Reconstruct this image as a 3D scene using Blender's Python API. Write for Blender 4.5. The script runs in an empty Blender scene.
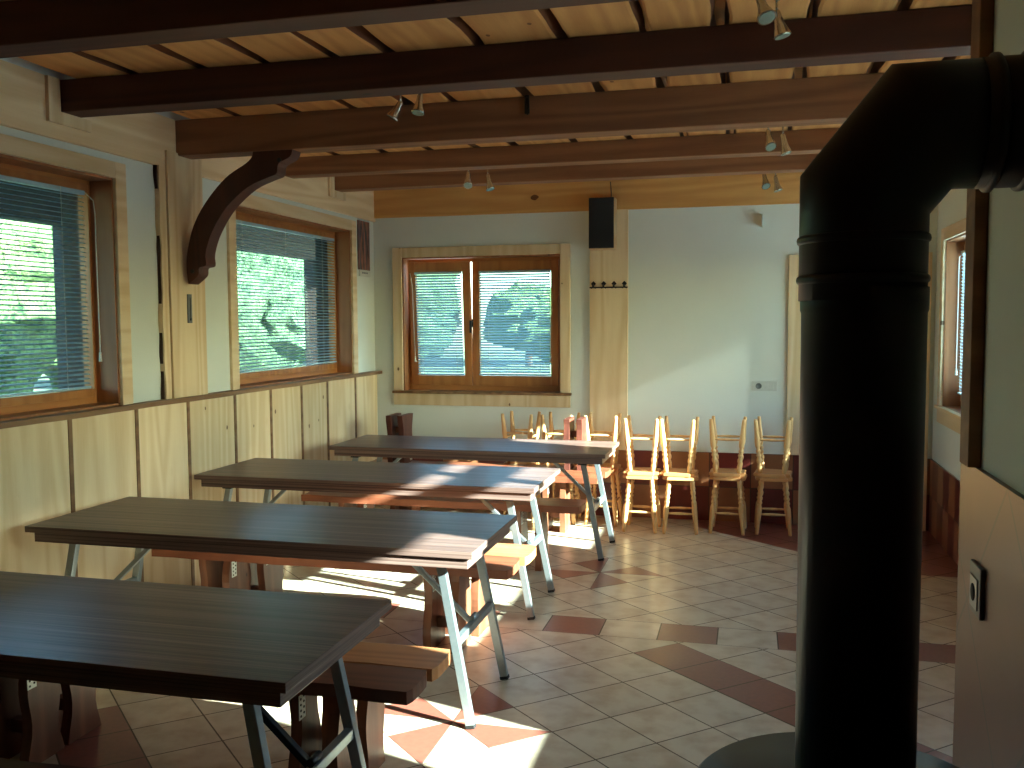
import bpy, bmesh, math, random
from mathutils import Vector, Matrix
random.seed(7)
PI = math.pi
S = bpy.context.scene
C = S.collection

# ------------------------------------------------------------------ camera
cam_d = bpy.data.cameras.new('camera')
cam = bpy.data.objects.new('camera', cam_d); C.objects.link(cam)
FPX = 925.0
cam_d.sensor_fit = 'HORIZONTAL'; cam_d.sensor_width = 36.0
cam_d.lens = FPX / 1024 * 36.0
cam_d.clip_start = 0.05; cam_d.clip_end = 400
vy = Vector((750 - 512, 320 - 384, FPX)).normalized()            # world Y in camera space (x right, y down, z forward)
vx = -Vector((-3083 - 512, 341 - 384, FPX)); vx = (vx - vx.dot(vy) * vy).normalized()
vz = vx.cross(vy)
def c2w(v): return Vector((vx.dot(v), vy.dot(v), vz.dot(v)))
right = c2w(Vector((1, 0, 0))); up = c2w(Vector((0, -1, 0))); back = c2w(Vector((0, 0, -1)))
M = Matrix((right, up, back)).transposed().to_4x4()
M.translation = Vector((0, 0, 1.65))
cam.matrix_world = M
S.camera = cam

# ------------------------------------------------------------------ light and exposure
SUN_DIR = Vector((-0.958, 0.287, -0.405)).normalized()
SUN_EL = math.asin(-SUN_DIR.z)
w = bpy.data.worlds.new('sky'); S.world = w; w.use_nodes = True
wn = w.node_tree
bg = wn.nodes['Background']
sk = wn.nodes.new('ShaderNodeTexSky'); sk.sky_type = 'NISHITA'; sk.sun_disc = False
sk.sun_elevation = SUN_EL
sk.sun_rotation = math.atan2(-SUN_DIR.x, -SUN_DIR.y)
tint = wn.nodes.new('ShaderNodeMix'); tint.data_type = 'RGBA'; tint.blend_type = 'MULTIPLY'; tint.inputs[0].default_value = 1.0
wn.links.new(sk.outputs[0], tint.inputs[6]); tint.inputs[7].default_value = (0.90, 1.0, 1.08, 1)
wn.links.new(tint.outputs[2], bg.inputs[0]); bg.inputs[1].default_value = 1.15
sd = bpy.data.lights.new('sun', 'SUN'); sd.energy = 78.0; sd.angle = math.radians(0.7); sd.color = (1, 0.94, 0.88)
so = bpy.data.objects.new('sun', sd); C.objects.link(so)
so.rotation_euler = (-SUN_DIR).to_track_quat('Z', 'Y').to_euler()
so.location = (12, -4, 9)
S.view_settings.view_transform = 'Standard'; S.view_settings.look = 'None'
S.view_settings.gamma = 1.0; S.view_settings.use_curve_mapping = False
S.view_settings.exposure = 0.2
S.cycles.use_denoising = True
S.cycles.max_bounces = 14; S.cycles.diffuse_bounces = 8; S.cycles.glossy_bounces = 6
S.cycles.transparent_max_bounces = 16; S.cycles.sample_clamp_indirect = 6.0
S.cycles.caustics_reflective = False; S.cycles.caustics_refractive = False
def portal(name, loc, rot, sx, sy):                       # guides the sky's light through a window
    d = bpy.data.lights.new(name, 'AREA'); d.shape = 'RECTANGLE'; d.size = sx; d.size_y = sy
    d.cycles.is_portal = True
    o = bpy.data.objects.new(name, d); C.objects.link(o); o.location = loc; o.rotation_euler = rot
portal('portal_left_near', (-3.62, 3.27, 1.8), (0, -PI/2, 0), 1.1, 1.9)
portal('portal_left_far', (-3.62, 6.35, 1.8), (0, -PI/2, 0), 1.1, 1.8)
portal('portal_back', (-2.25, 8.12, 1.63), (-PI/2, 0, 0), 1.5, 1.2)
portal('portal_right_a', (1.66, 2.4, 1.6), (0, PI/2, 0), 1.3, 0.9)
portal('portal_right_b', (1.66, 4.2, 1.6), (0, PI/2, 0), 1.3, 1.4)
portal('portal_right_c', (1.66, 6.5, 1.6), (0, PI/2, 0), 1.3, 1.6)

# ------------------------------------------------------------------ room numbers
XL, YB, XR, ZC = -3.25, 7.72, 1.38, 2.818
XN, YN = 0.5, 2.36                       # the stove wall: face X and where it ends
YF = -2.2                                # wall behind the camera
AX, AY = 0.2085, 0.193                   # half tile diagonals

# ------------------------------------------------------------------ materials
def sr(r, g, b):
    f = lambda c: ((c/255 + 0.055)/1.055)**2.4 if c > 10 else c/255/12.92
    return (f(r), f(g), f(b), 1)
class NT:
    def __init__(s, name, rough=0.5, spec=0.5, metal=0.0):
        s.m = bpy.data.materials.new(name); s.m.use_nodes = True
        s.t = s.m.node_tree; s.b = s.t.nodes['Principled BSDF']
        s.b.inputs['Roughness'].default_value = rough
        s.b.inputs['Specular IOR Level'].default_value = spec
        s.b.inputs['Metallic'].default_value = metal
    def n(s, typ, **kw):
        x = s.t.nodes.new('ShaderNode' + typ)
        for k, v in kw.items(): setattr(x, k, v)
        return x
    def l(s, a, b): s.t.links.new(a, b)
    def math(s, op, a, b=None, c=None):
        x = s.n('Math', operation=op)
        for i, v in enumerate((a, b, c)):
            if v is None: continue
            if isinstance(v, (int, float)): x.inputs[i].default_value = v
            else: s.l(v, x.inputs[i])
        return x.outputs[0]
    def mix(s, f, a, b):
        x = s.n('Mix', data_type='RGBA')
        for i, v in ((0, f), (6, a), (7, b)):
            if isinstance(v, (int, float)): x.inputs[i].default_value = v
            elif isinstance(v, tuple): x.inputs[i].default_value = v
            else: s.l(v, x.inputs[i])
        return x.outputs[2]
    def noise(s, vec, scale, detail=3, rough=0.5):
        x = s.n('TexNoise'); x.inputs['Scale'].default_value = scale
        x.inputs['Detail'].default_value = detail; x.inputs['Roughness'].default_value = rough
        s.l(vec, x.inputs['Vector']); return x.outputs['Fac']
    def ramp(s, f, a, b):
        x = s.n('MapRange'); s.l(f, x.inputs[0]); x.inputs[1].default_value = a; x.inputs[2].default_value = b
        return x.outputs[0]
    def bump(s, h, strength=0.2, dist=0.01):
        x = s.n('Bump'); x.inputs['Strength'].default_value = strength; x.inputs['Distance'].default_value = dist
        s.l(h, x.inputs['Height']); s.l(x.outputs[0], s.b.inputs['Normal'])
    def pos(s, scale=(1, 1, 1)):
        tc = s.n('TexCoord'); mp = s.n('Mapping'); s.l(tc.outputs['Object'], mp.inputs[0])
        mp.inputs['Scale'].default_value = scale
        return mp.outputs[0]
def plain(name, col, rough=0.5, metal=0.0, spec=0.5, bump=0.0, bscale=60):
    t = NT(name, rough, spec, metal)
    v = t.pos(); f = t.noise(v, bscale, 3)
    t.l(t.mix(f, tuple(c*0.88 for c in col[:3]) + (1,), tuple(min(1, c*1.12) for c in col[:3]) + (1,)), t.b.inputs['Base Color'])
    if bump: t.bump(f, bump, 0.004)
    return t.m
def wood(name, axis, ca, cb, knots=None, rough=0.55, spec=0.35, vary=0.25, ring=9.0, kscale=2.3, kamt=1.0):
    """grain along axis 0/1/2; ca, cb light and dark grain; knots a colour"""
    t = NT(name, rough, spec)
    sc = [1, 1, 1]; sc[axis] = 0.07
    geo = t.n('NewGeometry'); rnd = geo.outputs['Random Per Island']
    tc = t.n('TexCoord'); add = t.n('VectorMath', operation='ADD'); cmb = t.n('CombineXYZ')
    r7 = t.math('MULTIPLY', rnd, 13.0)
    for i in range(3): t.l(r7, cmb.inputs[i])
    t.l(tc.outputs['Object'], add.inputs[0]); t.l(cmb.outputs[0], add.inputs[1])
    mp = t.n('Mapping'); mp.inputs['Scale'].default_value = sc; t.l(add.outputs[0], mp.inputs[0])
    v = mp.outputs[0]
    big = t.noise(v, 3.5, 2)
    wv = t.math('MULTIPLY', big, ring * 6.0)
    bands = t.math('MULTIPLY_ADD', t.math('SINE', wv), 0.5, 0.5)
    fine = t.noise(v, 95, 3, 0.7)
    f = t.math('ADD', t.math('MULTIPLY', bands, 0.55), t.math('MULTIPLY', fine, 0.5))
    col = t.mix(f, ca, cb)
    hv = t.n('HueSaturation'); t.l(col, hv.inputs['Color'])
    t.l(t.math('MULTIPLY_ADD', rnd, vary, 1 - vary/2), hv.inputs['Value'])
    col = hv.outputs[0]
    if knots:
        sk2 = [1, 1, 1]; sk2[axis] = 0.62
        mk = t.n('Mapping'); mk.inputs['Scale'].default_value = sk2; t.l(add.outputs[0], mk.inputs[0])
        vo = t.n('TexVoronoi'); vo.inputs['Scale'].default_value = kscale * 2.2; t.l(mk.outputs[0], vo.inputs['Vector'])
        k = t.math('LESS_THAN', t.math('ADD', vo.outputs['Distance'], t.math('MULTIPLY', t.noise(add.outputs[0], 40, 1), 0.03)), 0.085)
        sep = t.n('SeparateColor'); t.l(vo.outputs['Color'], sep.inputs[0])
        k = t.math('MULTIPLY', k, t.math('GREATER_THAN', sep.outputs[0], 0.45))
        halo = t.ramp(vo.outputs['Distance'], 0.24, 0.05)
        halo = t.math('MULTIPLY', halo, t.math('GREATER_THAN', sep.outputs[0], 0.45))
        col = t.mix(t.math('MULTIPLY', halo, 0.45*kamt), col, cb)
        col = t.mix(t.math('MULTIPLY', k, 0.85*kamt), col, knots)
    t.l(col, t.b.inputs['Base Color'])
    t.bump(fine, 0.12, 0.002)
    return t.m

PINE_A, PINE_B, KN = sr(230, 208, 174), sr(208, 176, 134), sr(96, 58, 34)
MAT = {}
MAT['pine_z'] = wood('pale_pine_upright', 2, PINE_A, PINE_B, KN, kscale=3.4)
MAT['pine_y'] = wood('pale_pine_lengthways', 1, PINE_A, PINE_B, KN, kscale=1.6)
MAT['pine_x'] = wood('pale_pine_across', 0, PINE_A, PINE_B, KN, kscale=1.6)
MAT['band_x'] = wood('honey_pine_band', 0, sr(206, 160, 100), sr(184, 132, 76), sr(90, 45, 20), kscale=1.5)
MAT['ceil'] = wood('ceiling_pine', 1, sr(228, 172, 110), sr(194, 134, 78), sr(96, 44, 20), vary=0.3, kscale=3.2)
MAT['beam'] = wood('brown_beam', 0, sr(150, 104, 72), sr(112, 72, 48), sr(40, 20, 14), rough=0.6, vary=0.1, kscale=1.8)
MAT['beam_dark'] = wood('dark_brown_beam', 0, sr(84, 46, 36), sr(62, 32, 26), sr(30, 14, 12), rough=0.6, vary=0.1, kscale=1.8)  # darker brown than the rear beams
MAT['brace'] = wood('stained_brace', 2, sr(92, 46, 32), sr(66, 30, 22), None, rough=0.45)
MAT['frame_z'] = wood('orange_window_wood_upright', 2, sr(198, 132, 74), sr(168, 102, 54), None, rough=0.35, vary=0.1)
MAT['frame_y'] = wood('orange_window_wood', 1, sr(198, 132, 74), sr(168, 102, 54), None, rough=0.35, vary=0.1)
MAT['frame_x'] = wood('orange_window_wood_across', 0, sr(198, 132, 74), sr(168, 102, 54), None, rough=0.35, vary=0.1)
MAT['reveal'] = wood('brown_reveal_board', 2, sr(168, 112, 72), sr(140, 88, 54), sr(70, 36, 20), rough=0.5)
MAT['ledge'] = wood('brown_ledge', 1, sr(150, 112, 78), sr(106, 74, 50), sr(60, 32, 20), rough=0.5)
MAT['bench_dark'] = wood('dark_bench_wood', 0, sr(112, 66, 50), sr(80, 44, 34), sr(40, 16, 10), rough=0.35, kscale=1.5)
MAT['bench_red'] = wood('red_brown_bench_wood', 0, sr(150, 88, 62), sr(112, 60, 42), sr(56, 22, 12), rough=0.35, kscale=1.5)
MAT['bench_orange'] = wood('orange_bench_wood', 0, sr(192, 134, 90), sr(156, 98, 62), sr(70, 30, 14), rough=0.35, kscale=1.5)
MAT['benchleg'] = wood('bench_leg_wood', 2, sr(140, 88, 62), sr(96, 54, 38), sr(50, 20, 12), rough=0.4)
MAT['benchleg_shade'] = wood('shaded_bench_leg_wood', 2, sr(104, 56, 44), sr(70, 36, 30), None, rough=0.4)  # leg wood darkened to hold the shade on the upturned bench
MAT['stool'] = wood('pale_turned_wood', 2, sr(222, 182, 128), sr(196, 150, 98), None, rough=0.35, vary=0.12)
MAT['stool_seat'] = wood('orange_seat_wood', 0, sr(206, 154, 102), sr(176, 120, 74), None, rough=0.35, vary=0.15)
MAT['door'] = wood('dark_door_wood', 2, sr(84, 52, 36), sr(58, 34, 24), None, rough=0.5)
MAT['bark_shade_edge'] = wood('bark_and_seam_shade', 1, sr(132, 78, 44), sr(80, 42, 24), None)  # bark brown edges, darkened to draw the shade between the boards
MAT['dark_gap'] = plain('dark_gap_strip', sr(60, 38, 24), 0.8)
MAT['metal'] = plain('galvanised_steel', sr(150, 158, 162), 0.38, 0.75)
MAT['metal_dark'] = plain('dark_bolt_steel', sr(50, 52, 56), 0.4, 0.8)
MAT['chrome'] = plain('brushed_nickel', sr(200, 200, 196), 0.22, 0.95)
MAT['rubber'] = plain('black_rubber_cap', sr(22, 22, 24), 0.6)
MAT['black'] = plain('matt_black_cloth', sr(16, 14, 18), 0.85, bump=0.3, bscale=300)
MAT['iron'] = plain('black_iron', sr(22, 18, 18), 0.5, 0.3)
MAT['white_plastic'] = plain('white_plastic', sr(200, 202, 196), 0.35)
MAT['cover_white'] = plain('cover_white', sr(196, 200, 192), 0.5)
MAT['grey_plastic'] = plain('grey_plastic', sr(110, 112, 110), 0.4)
MAT['lens'] = plain('spot_lens', sr(170, 190, 180), 0.12, 0.5)
MAT['speaker_side'] = wood('light_speaker_side', 2, sr(205, 175, 130), sr(180, 146, 100), None)
MAT['slat'] = plain('pale_blue_slat', sr(170, 200, 218), 0.35, 0.15)
MAT['cord'] = plain('white_cord', sr(225, 225, 215), 0.6)
MAT['eave'] = plain('dark_eave_boards', sr(44, 36, 32), 0.75)
MAT['enamel'] = plain('black_stove_enamel', sr(24, 19, 22), 0.4, 0.0, 0.35)
MAT['bracket_white'] = plain('zinc_plate', sr(225, 228, 225), 0.4, 0.2)

def plaster():
    t = NT('white_plaster', 0.85, 0.2); v = t.pos()
    f = t.noise(v, 2.0, 4); g = t.noise(v, 140, 3)
    t.l(t.mix(f, sr(222, 226, 220), sr(208, 213, 208)), t.b.inputs['Base Color'])
    t.bump(g, 0.25, 0.003); return t.m
MAT['plaster'] = plaster()
def laminate():
    t = NT('striped_grey_brown_laminate', 0.36, 0.36)
    geo = t.n('NewGeometry'); sn = t.n('SeparateXYZ'); t.l(geo.outputs['Normal'], sn.inputs[0])
    side = t.math('LESS_THAN', t.math('ABSOLUTE', sn.outputs[0]), 0.6)
    so_ = t.n('SeparateXYZ'); t.l(t.pos(), so_.inputs[0])
    def stripes(sx, sy, sz):
        c = t.n('CombineXYZ'); t.l(t.math('MULTIPLY', so_.outputs[0], sx), c.inputs[0])
        t.l(t.math('MULTIPLY', t.math('MULTIPLY', so_.outputs[1], sy), t.math('MULTIPLY_ADD', side, 0.97, 0.03)), c.inputs[1])
        t.l(t.math('MULTIPLY', so_.outputs[2], sz), c.inputs[2]); return c.outputs[0]
    n1 = t.n('TexNoise'); n1.inputs['Scale'].default_value = 1
    t.l(stripes(0.8, 120, 200), n1.inputs['Vector']); n1.inputs['Detail'].default_value = 3
    n2 = t.noise(stripes(0.4, 28, 90), 1, 2)
    f = t.ramp(t.math('ADD', t.math('MULTIPLY', n1.outputs['Fac'], 0.6), t.math('MULTIPLY', n2, 0.4)), 0.36, 0.64)
    t.l(t.mix(f, sr(74, 53, 49), sr(132, 106, 98)), t.b.inputs['Base Color'])
    return t.m
MAT['laminate'] = laminate()
def glass():
    m = bpy.data.materials.new('window_glass'); m.use_nodes = True; t = m.node_tree
    for n in list(t.nodes): t.nodes.remove(n)
    o = t.nodes.new('ShaderNodeOutputMaterial'); mx = t.nodes.new('ShaderNodeMixShader')
    tr = t.nodes.new('ShaderNodeBsdfTransparent'); tr.inputs[0].default_value = (0.84, 0.97, 0.95, 1)
    gl = t.nodes.new('ShaderNodeBsdfGlossy'); gl.inputs['Roughness'].default_value = 0.02
    lw = t.nodes.new('ShaderNodeLayerWeight'); lw.inputs[0].default_value = 0.5
    pw = t.nodes.new('ShaderNodeMath'); pw.operation = 'POWER'; pw.inputs[1].default_value = 4.5; t.links.new(lw.outputs['Facing'], pw.inputs[0])
    fr = t.nodes.new('ShaderNodeMath'); fr.operation = 'MULTIPLY_ADD'; fr.inputs[1].default_value = 0.8; fr.inputs[2].default_value = 0.03; t.links.new(pw.outputs[0], fr.inputs[0])
    t.links.new(fr.outputs[0], mx.inputs[0]); t.links.new(tr.outputs[0], mx.inputs[1]); t.links.new(gl.outputs[0], mx.inputs[2])
    t.links.new(mx.outputs[0], o.inputs[0]); return m
MAT['glass'] = glass()

CREAM_A, CREAM_B = sr(202, 190, 170), sr(182, 162, 138)
RED_A, RED_B = sr(144, 84, 70), sr(120, 66, 56)
GROUT = sr(96, 84, 72)
def tile_common(t, ident, grout, red=None):
    v = t.pos()
    n = t.noise(v, 9, 4); n2 = t.noise(v, 45, 2)
    wn_ = t.n('TexWhiteNoise', noise_dimensions='3D'); t.l(ident, wn_.inputs['Vector'])
    base = t.mix(t.ramp(n, 0.42, 0.68), CREAM_A, CREAM_B)
    rbase = t.mix(n2, RED_A, RED_B)
    if red is not None: base = t.mix(red, base, rbase) if not (red is True) else rbase
    hv = t.n('HueSaturation'); t.l(base, hv.inputs['Color'])
    t.l(t.math('MULTIPLY_ADD', wn_.outputs['Value'], 0.14, 0.93), hv.inputs['Value'])
    t.l(t.mix(grout, hv.outputs[0], GROUT), t.b.inputs['Base Color'])
    t.l(t.math('MULTIPLY_ADD', grout, 0.45, 0.30), t.b.inputs['Roughness'])
    t.bump(t.math('SUBTRACT', t.math('MULTIPLY', n2, 0.15), grout), 0.25, 0.003)
def edge(t, s, g):
    fr = t.math('FRACT', s)
    return t.math('GREATER_THAN', t.math('ABSOLUTE', t.math('SUBTRACT', fr, 0.5)), 0.5 - g)
def diag_tiles(name, cx, cy, ax, ay):
    t = NT(name, 0.3, 0.5)
    sp = t.n('SeparateXYZ'); t.l(t.pos(), sp.inputs[0])
    u = t.math('DIVIDE', t.math('SUBTRACT', sp.outputs[0], cx), ax)
    v = t.math('DIVIDE', t.math('SUBTRACT', sp.outputs[1], cy), ay)
    s = t.math('MULTIPLY', t.math('ADD', u, v), 0.5); d = t.math('MULTIPLY', t.math('SUBTRACT', u, v), 0.5)
    cm = t.n('CombineXYZ'); t.l(t.math('FLOOR', s), cm.inputs[0]); t.l(t.math('FLOOR', d), cm.inputs[1])
    g = t.math('MAXIMUM', edge(t, s, 0.011), edge(t, d, 0.011))
    tile_common(t, cm.outputs[0], g)
    return t.m
def strip_tiles():
    t = NT('floor_strip_tiles', 0.3, 0.5)
    sp = t.n('SeparateXYZ'); t.l(t.pos(), sp.inputs[0])
    s = t.math('DIVIDE', t.math('SUBTRACT', sp.outputs[0], -1.055), 0.303)
    par = t.math('FLOORED_MODULO', t.math('FLOOR', s), 2.0)
    red = t.math('SUBTRACT', 1.0, par)
    yy = t.math('GREATER_THAN', t.math('ABSOLUTE', t.math('SUBTRACT', sp.outputs[1], 4.862)), 0.134)
    g = t.math('MAXIMUM', edge(t, s, 0.011), yy)
    cm = t.n('CombineXYZ'); t.l(t.math('FLOOR', s), cm.inputs[0])
    tile_common(t, cm.outputs[0], g, red)
    return t.m
def red_tiles(name, kind, cx=0, cy=0):
    t = NT(name, 0.3, 0.5)
    cm = t.n('CombineXYZ')
    if kind == 'band':
        sp = t.n('SeparateXYZ'); t.l(t.pos(), sp.inputs[0])
        u = t.math('DIVIDE', t.math('SUBTRACT', sp.outputs[0], cx), AX)
        v = t.math('DIVIDE', t.math('SUBTRACT', sp.outputs[1], cy), AY)
        s = t.math('MULTIPLY', t.math('ADD', u, v), 0.5); d = t.math('MULTIPLY', t.math('SUBTRACT', u, v), 0.5)
        g = t.math('MAXIMUM', edge(t, s, 0.011), edge(t, d, 0.011))
        t.l(t.math('FLOOR', d), cm.inputs[0])
    else:
        g = t.math('MULTIPLY', cm.inputs[0].default_value if False else 0.0, 0.0)
    tile_common(t, cm.outputs[0], g, True)
    return t.m
def wall_tiles(name, axis, w_, h_, x0, ztop, diag=False):
    t = NT(name, 0.28, 0.5)
    sp = t.n('SeparateXYZ'); t.l(t.pos(), sp.inputs[0])
    u = t.math('DIVIDE', t.math('SUBTRACT', sp.outputs[axis], x0), w_)
    v = t.math('DIVIDE', t.math('SUBTRACT', sp.outputs[2], ztop), h_)
    if diag:
        a = t.math('ADD', u, v); b = t.math('SUBTRACT', u, v); u, v = a, b
    cm = t.n('CombineXYZ'); t.l(t.math('FLOOR', u), cm.inputs[0]); t.l(t.math('FLOOR', v), cm.inputs[1])
    par = t.math('FLOORED_MODULO', t.math('ADD', t.math('FLOOR', u), t.math('FLOOR', v)), 2.0)
    g = t.math('MAXIMUM', edge(t, u, 0.01), edge(t, v, 0.01))
    n = t.noise(t.pos(), 12, 3)
    red = t.mix(n, sr(112, 46, 40), sr(92, 36, 34)); tan = t.mix(n, sr(156, 104, 72), sr(136, 86, 58))
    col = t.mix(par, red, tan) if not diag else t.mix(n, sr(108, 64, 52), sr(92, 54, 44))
    t.l(t.mix(g, col, sr(70, 50, 42)), t.b.inputs['Base Color'])
    return t.m
MAT['tile_near'] = diag_tiles('floor_tiles_near', -1.17, 3.545, AX, AY)
MAT['tile_far'] = diag_tiles('floor_tiles_far', -0.935, 5.935, AX, AY)
MAT['tile_strip'] = strip_tiles()
MAT['tile_red'] = red_tiles('floor_red_tiles', 'pin')
MAT['tile_redband'] = red_tiles('floor_red_band', 'band', -1.17, 3.545)
MAT['tile_redfar'] = red_tiles('floor_red_band_far', 'band', -0.935, 5.935)
MAT['grout'] = plain('grout', GROUT, 0.8)
MAT['wt_back'] = wall_tiles('wall_tiles_back', 0, 0.33, 0.285, -1.30, 0.567)
MAT['wt_right'] = wall_tiles('wall_tiles_right', 1, 0.20, 0.285, 0.0, 0.567)
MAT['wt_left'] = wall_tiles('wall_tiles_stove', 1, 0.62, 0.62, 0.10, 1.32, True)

# ------------------------------------------------------------------ mesh helpers
class MB:
    def __init__(s): s.bm = bmesh.new(); s.mi = 0
    def poly(s, pts):
        f = s.bm.faces.new([s.bm.verts.new(p) for p in pts]); f.material_index = s.mi; return s
    def box(s, x0, x1, y0, y1, z0, z1, bev=0.0, M=None):
        b = bmesh.new()
        r = bmesh.ops.create_cube(b, size=1)
        bmesh.ops.scale(b, vec=(x1-x0, y1-y0, z1-z0), verts=b.verts)
        if bev: bmesh.ops.bevel(b, geom=b.edges[:], offset=bev, segments=2, affect='EDGES', profile=0.6)
        bmesh.ops.translate(b, vec=((x0+x1)/2, (y0+y1)/2, (z0+z1)/2), verts=b.verts)
        if M is not None: bmesh.ops.transform(b, matrix=M, verts=b.verts)
        return s.add(b)
    def add(s, b):
        vm = {v: s.bm.verts.new(v.co) for v in b.verts}
        for f in b.faces:
            try: nf = s.bm.faces.new([vm[v] for v in f.verts])
            except ValueError: continue
            nf.material_index = f.material_index or s.mi; nf.smooth = f.smooth
        b.free(); return s
    def bar(s, p, q, a, b=None, bev=0.0, up=(0, 0, 1), ext=0.0):
        """rectangular bar from p to q: a wide sideways, b along up"""
        p, q = Vector(p), Vector(q); b = b or a
        d = (q - p); L = d.length; d.normalize()
        u = Vector(up)
        if abs(d.dot(u)) > 0.95: u = Vector((0, 1, 0))
        sx = d.cross(u).normalized(); uu = sx.cross(d).normalized()
        Mx = Matrix((sx, d, uu)).transposed().to_4x4(); Mx.translation = (p + q) / 2
        return s.box(-a/2, a/2, -L/2 - ext, L/2 + ext, -b/2, b/2, bev, Mx)
    def prism(s, pts, vec, smooth=False):
        """closed outline pts swept along vec"""
        v = Vector(vec); b = bmesh.new()
        A = [b.verts.new(p) for p in pts]; B = [b.verts.new(Vector(p) + v) for p in pts]
        b.faces.new(A[::-1]); b.faces.new(B)
        n = len(pts)
        for i in range(n): b.faces.new((A[i], A[(i+1) % n], B[(i+1) % n], B[i]))
        bmesh.ops.recalc_face_normals(b, faces=b.faces[:])
        return s.add(b)
    def lathe(s, prof, M=None, seg=20, smooth=True):
        """prof: (radius, z) from bottom to top, capped"""
        b = bmesh.new(); rings = []
        for r, z in prof:
            rings.append([b.verts.new((r*math.cos(2*PI*i/seg), r*math.sin(2*PI*i/seg), z)) for i in range(seg)])
        for A, B in zip(rings, rings[1:]):
            for i in range(seg):
                f = b.faces.new((A[i], A[(i+1) % seg], B[(i+1) % seg], B[i])); f.smooth = smooth
        if prof[0][0] > 1e-4: b.faces.new(rings[0][::-1])
        if prof[-1][0] > 1e-4: b.faces.new(rings[-1])
        if M is not None: bmesh.ops.transform(b, matrix=M, verts=b.verts)
        return s.add(b)
    def along(s, p, q, prof, seg=14):
        """lathe between p and q; prof (radius, t 0..1)"""
        p, q = Vector(p), Vector(q); d = q - p; L = d.length
        R = d.to_track_quat('Z', 'Y').to_matrix().to_4x4(); R.translation = p
        return s.lathe([(r, t*L) for r, t in prof], R, seg)
    def tube(s, pts, r, seg=8):
        pts = [Vector(p) for p in pts]; b = bmesh.new(); rings = []
        for i, p in enumerate(pts):
            d = (pts[min(i+1, len(pts)-1)] - pts[max(i-1, 0)]).normalized()
            u = Vector((0, 0, 1)) if abs(d.z) < 0.9 else Vector((1, 0, 0))
            sx = d.cross(u).normalized(); uu = sx.cross(d)
            rings.append([b.verts.new(p + r*(math.cos(2*PI*k/seg)*sx + math.sin(2*PI*k/seg)*uu)) for k in range(seg)])
        for A, B in zip(rings, rings[1:]):
            for k in range(seg):
                f = b.faces.new((A[k], A[(k+1) % seg], B[(k+1) % seg], B[k])); f.smooth = True
        b.faces.new(rings[0][::-1]); b.faces.new(rings[-1])
        bmesh.ops.recalc_face_normals(b, faces=b.faces[:])
        return s.add(b)
    def build(s, name, mat, parent=None, loc=None, kind=None):
        me = bpy.data.meshes.new(name); s.bm.to_mesh(me); s.bm.free()
        for m in (mat if isinstance(mat, (list, tuple)) else [mat]): me.materials.append(MAT[m] if isinstance(m, str) else m)
        o = bpy.data.objects.new(name, me); C.objects.link(o)
        if parent: o.parent = parent
        if loc: o.location = loc
        if kind: o['kind'] = kind
        return o
def tag(o, label, cat, group=None):
    o['label'] = label; o['category'] = cat
    if group: o['group'] = group
    return o
def thing(name, label, cat, loc=(0, 0, 0), rotz=0.0, group=None):
    o = bpy.data.objects.new(name, None); C.objects.link(o); o.empty_display_size = 0.1
    o.location = loc; o.rotation_euler = (0, 0, rotz)
    return tag(o, label, cat, group)
def struct(name, mb, mat, parent=None):
    o = mb.build(name, mat, parent)
    if not parent: o['kind'] = 'structure'
    return o
def kids(o): return [c for c in bpy.data.objects if c.parent == o]
def copy_tree(o, label=None):
    c = o.copy(); C.objects.link(c)
    if label: c['label'] = label
    for ch in kids(o):
        k = copy_tree(ch); k.parent = c
    return c

# ------------------------------------------------------------------ floor
f = MB()
x0, x1 = XL - 0.1, XR + 0.3
f.mi = 0; f.poly([(x0, YF-0.1, 0), (x1, YF-0.1, 0), (x1, 4.725, 0), (x0, 4.725, 0)])
f.mi = 1; f.poly([(x0, 4.725, 0), (x1, 4.725, 0), (x1, 5.0, 0), (x0, 5.0, 0)])
f.mi = 2; f.poly([(x0, 5.0, 0), (x1, 5.0, 0), (x1, YB+0.3, 0), (x0, YB+0.3, 0)])
def gp(c, m, n, z=0.0012): return (c[0] + m*AX, c[1] + n*AY, z)
def inlay(pts, mi):
    cx = sum(p[0] for p in pts)/len(pts); cy = sum(p[1] for p in pts)/len(pts)
    f.mi = 3; f.poly([(cx+(p[0]-cx)*1.035, cy+(p[1]-cy)*1.035, 0.0006) for p in pts][::1])
    f.mi = mi; f.poly(pts)
def pinwheel(c, mirror):
    if mirror: T = [((0, 2), (-1, 1)), ((1, 1), (2, 0)), ((1, -1), (0, -2)), ((-2, 0), (-1, -1))]
    else: T = [((1, 1), (0, 2)), ((1, -1), (2, 0)), ((-1, -1), (0, -2)), ((-1, 1), (-2, 0))]
    for a, b in T:
        p = [gp(c, 0, 0), gp(c, *a), gp(c, *b)]
        ar = (p[1][0]-p[0][0])*(p[2][1]-p[0][1]) - (p[2][0]-p[0][0])*(p[1][1]-p[0][1])
        inlay(p if ar > 0 else [p[0], p[2], p[1]], 4)
CN, CF = (-1.17, 3.545), (-0.935, 5.935)
pinwheel(CN, False); pinwheel(CF, True)
for k in range(9): f.mi = 5; f.poly([gp(CN, 4+k, 4-k), gp(CN, 5+k, 5-k), gp(CN, 4+k, 6-k), gp(CN, 3+k, 5-k)])
for k in range(6): f.mi = 5; f.poly([gp(CN, -7+k, -3-k), gp(CN, -6+k, -2-k), gp(CN, -7+k, -1-k), gp(CN, -8+k, -2-k)])
zf = 0.0012
f.mi = 6; f.poly([(-0.42, 7.47, zf), (0.86, 6.34, zf), (1.38, 6.34, zf), (1.38, 7.72, zf), (-0.42, 7.72, zf)])
struct('floor', f, ['tile_near', 'tile_strip', 'tile_far', 'grout', 'tile_red', 'tile_redband', 'tile_redfar'])

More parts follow.
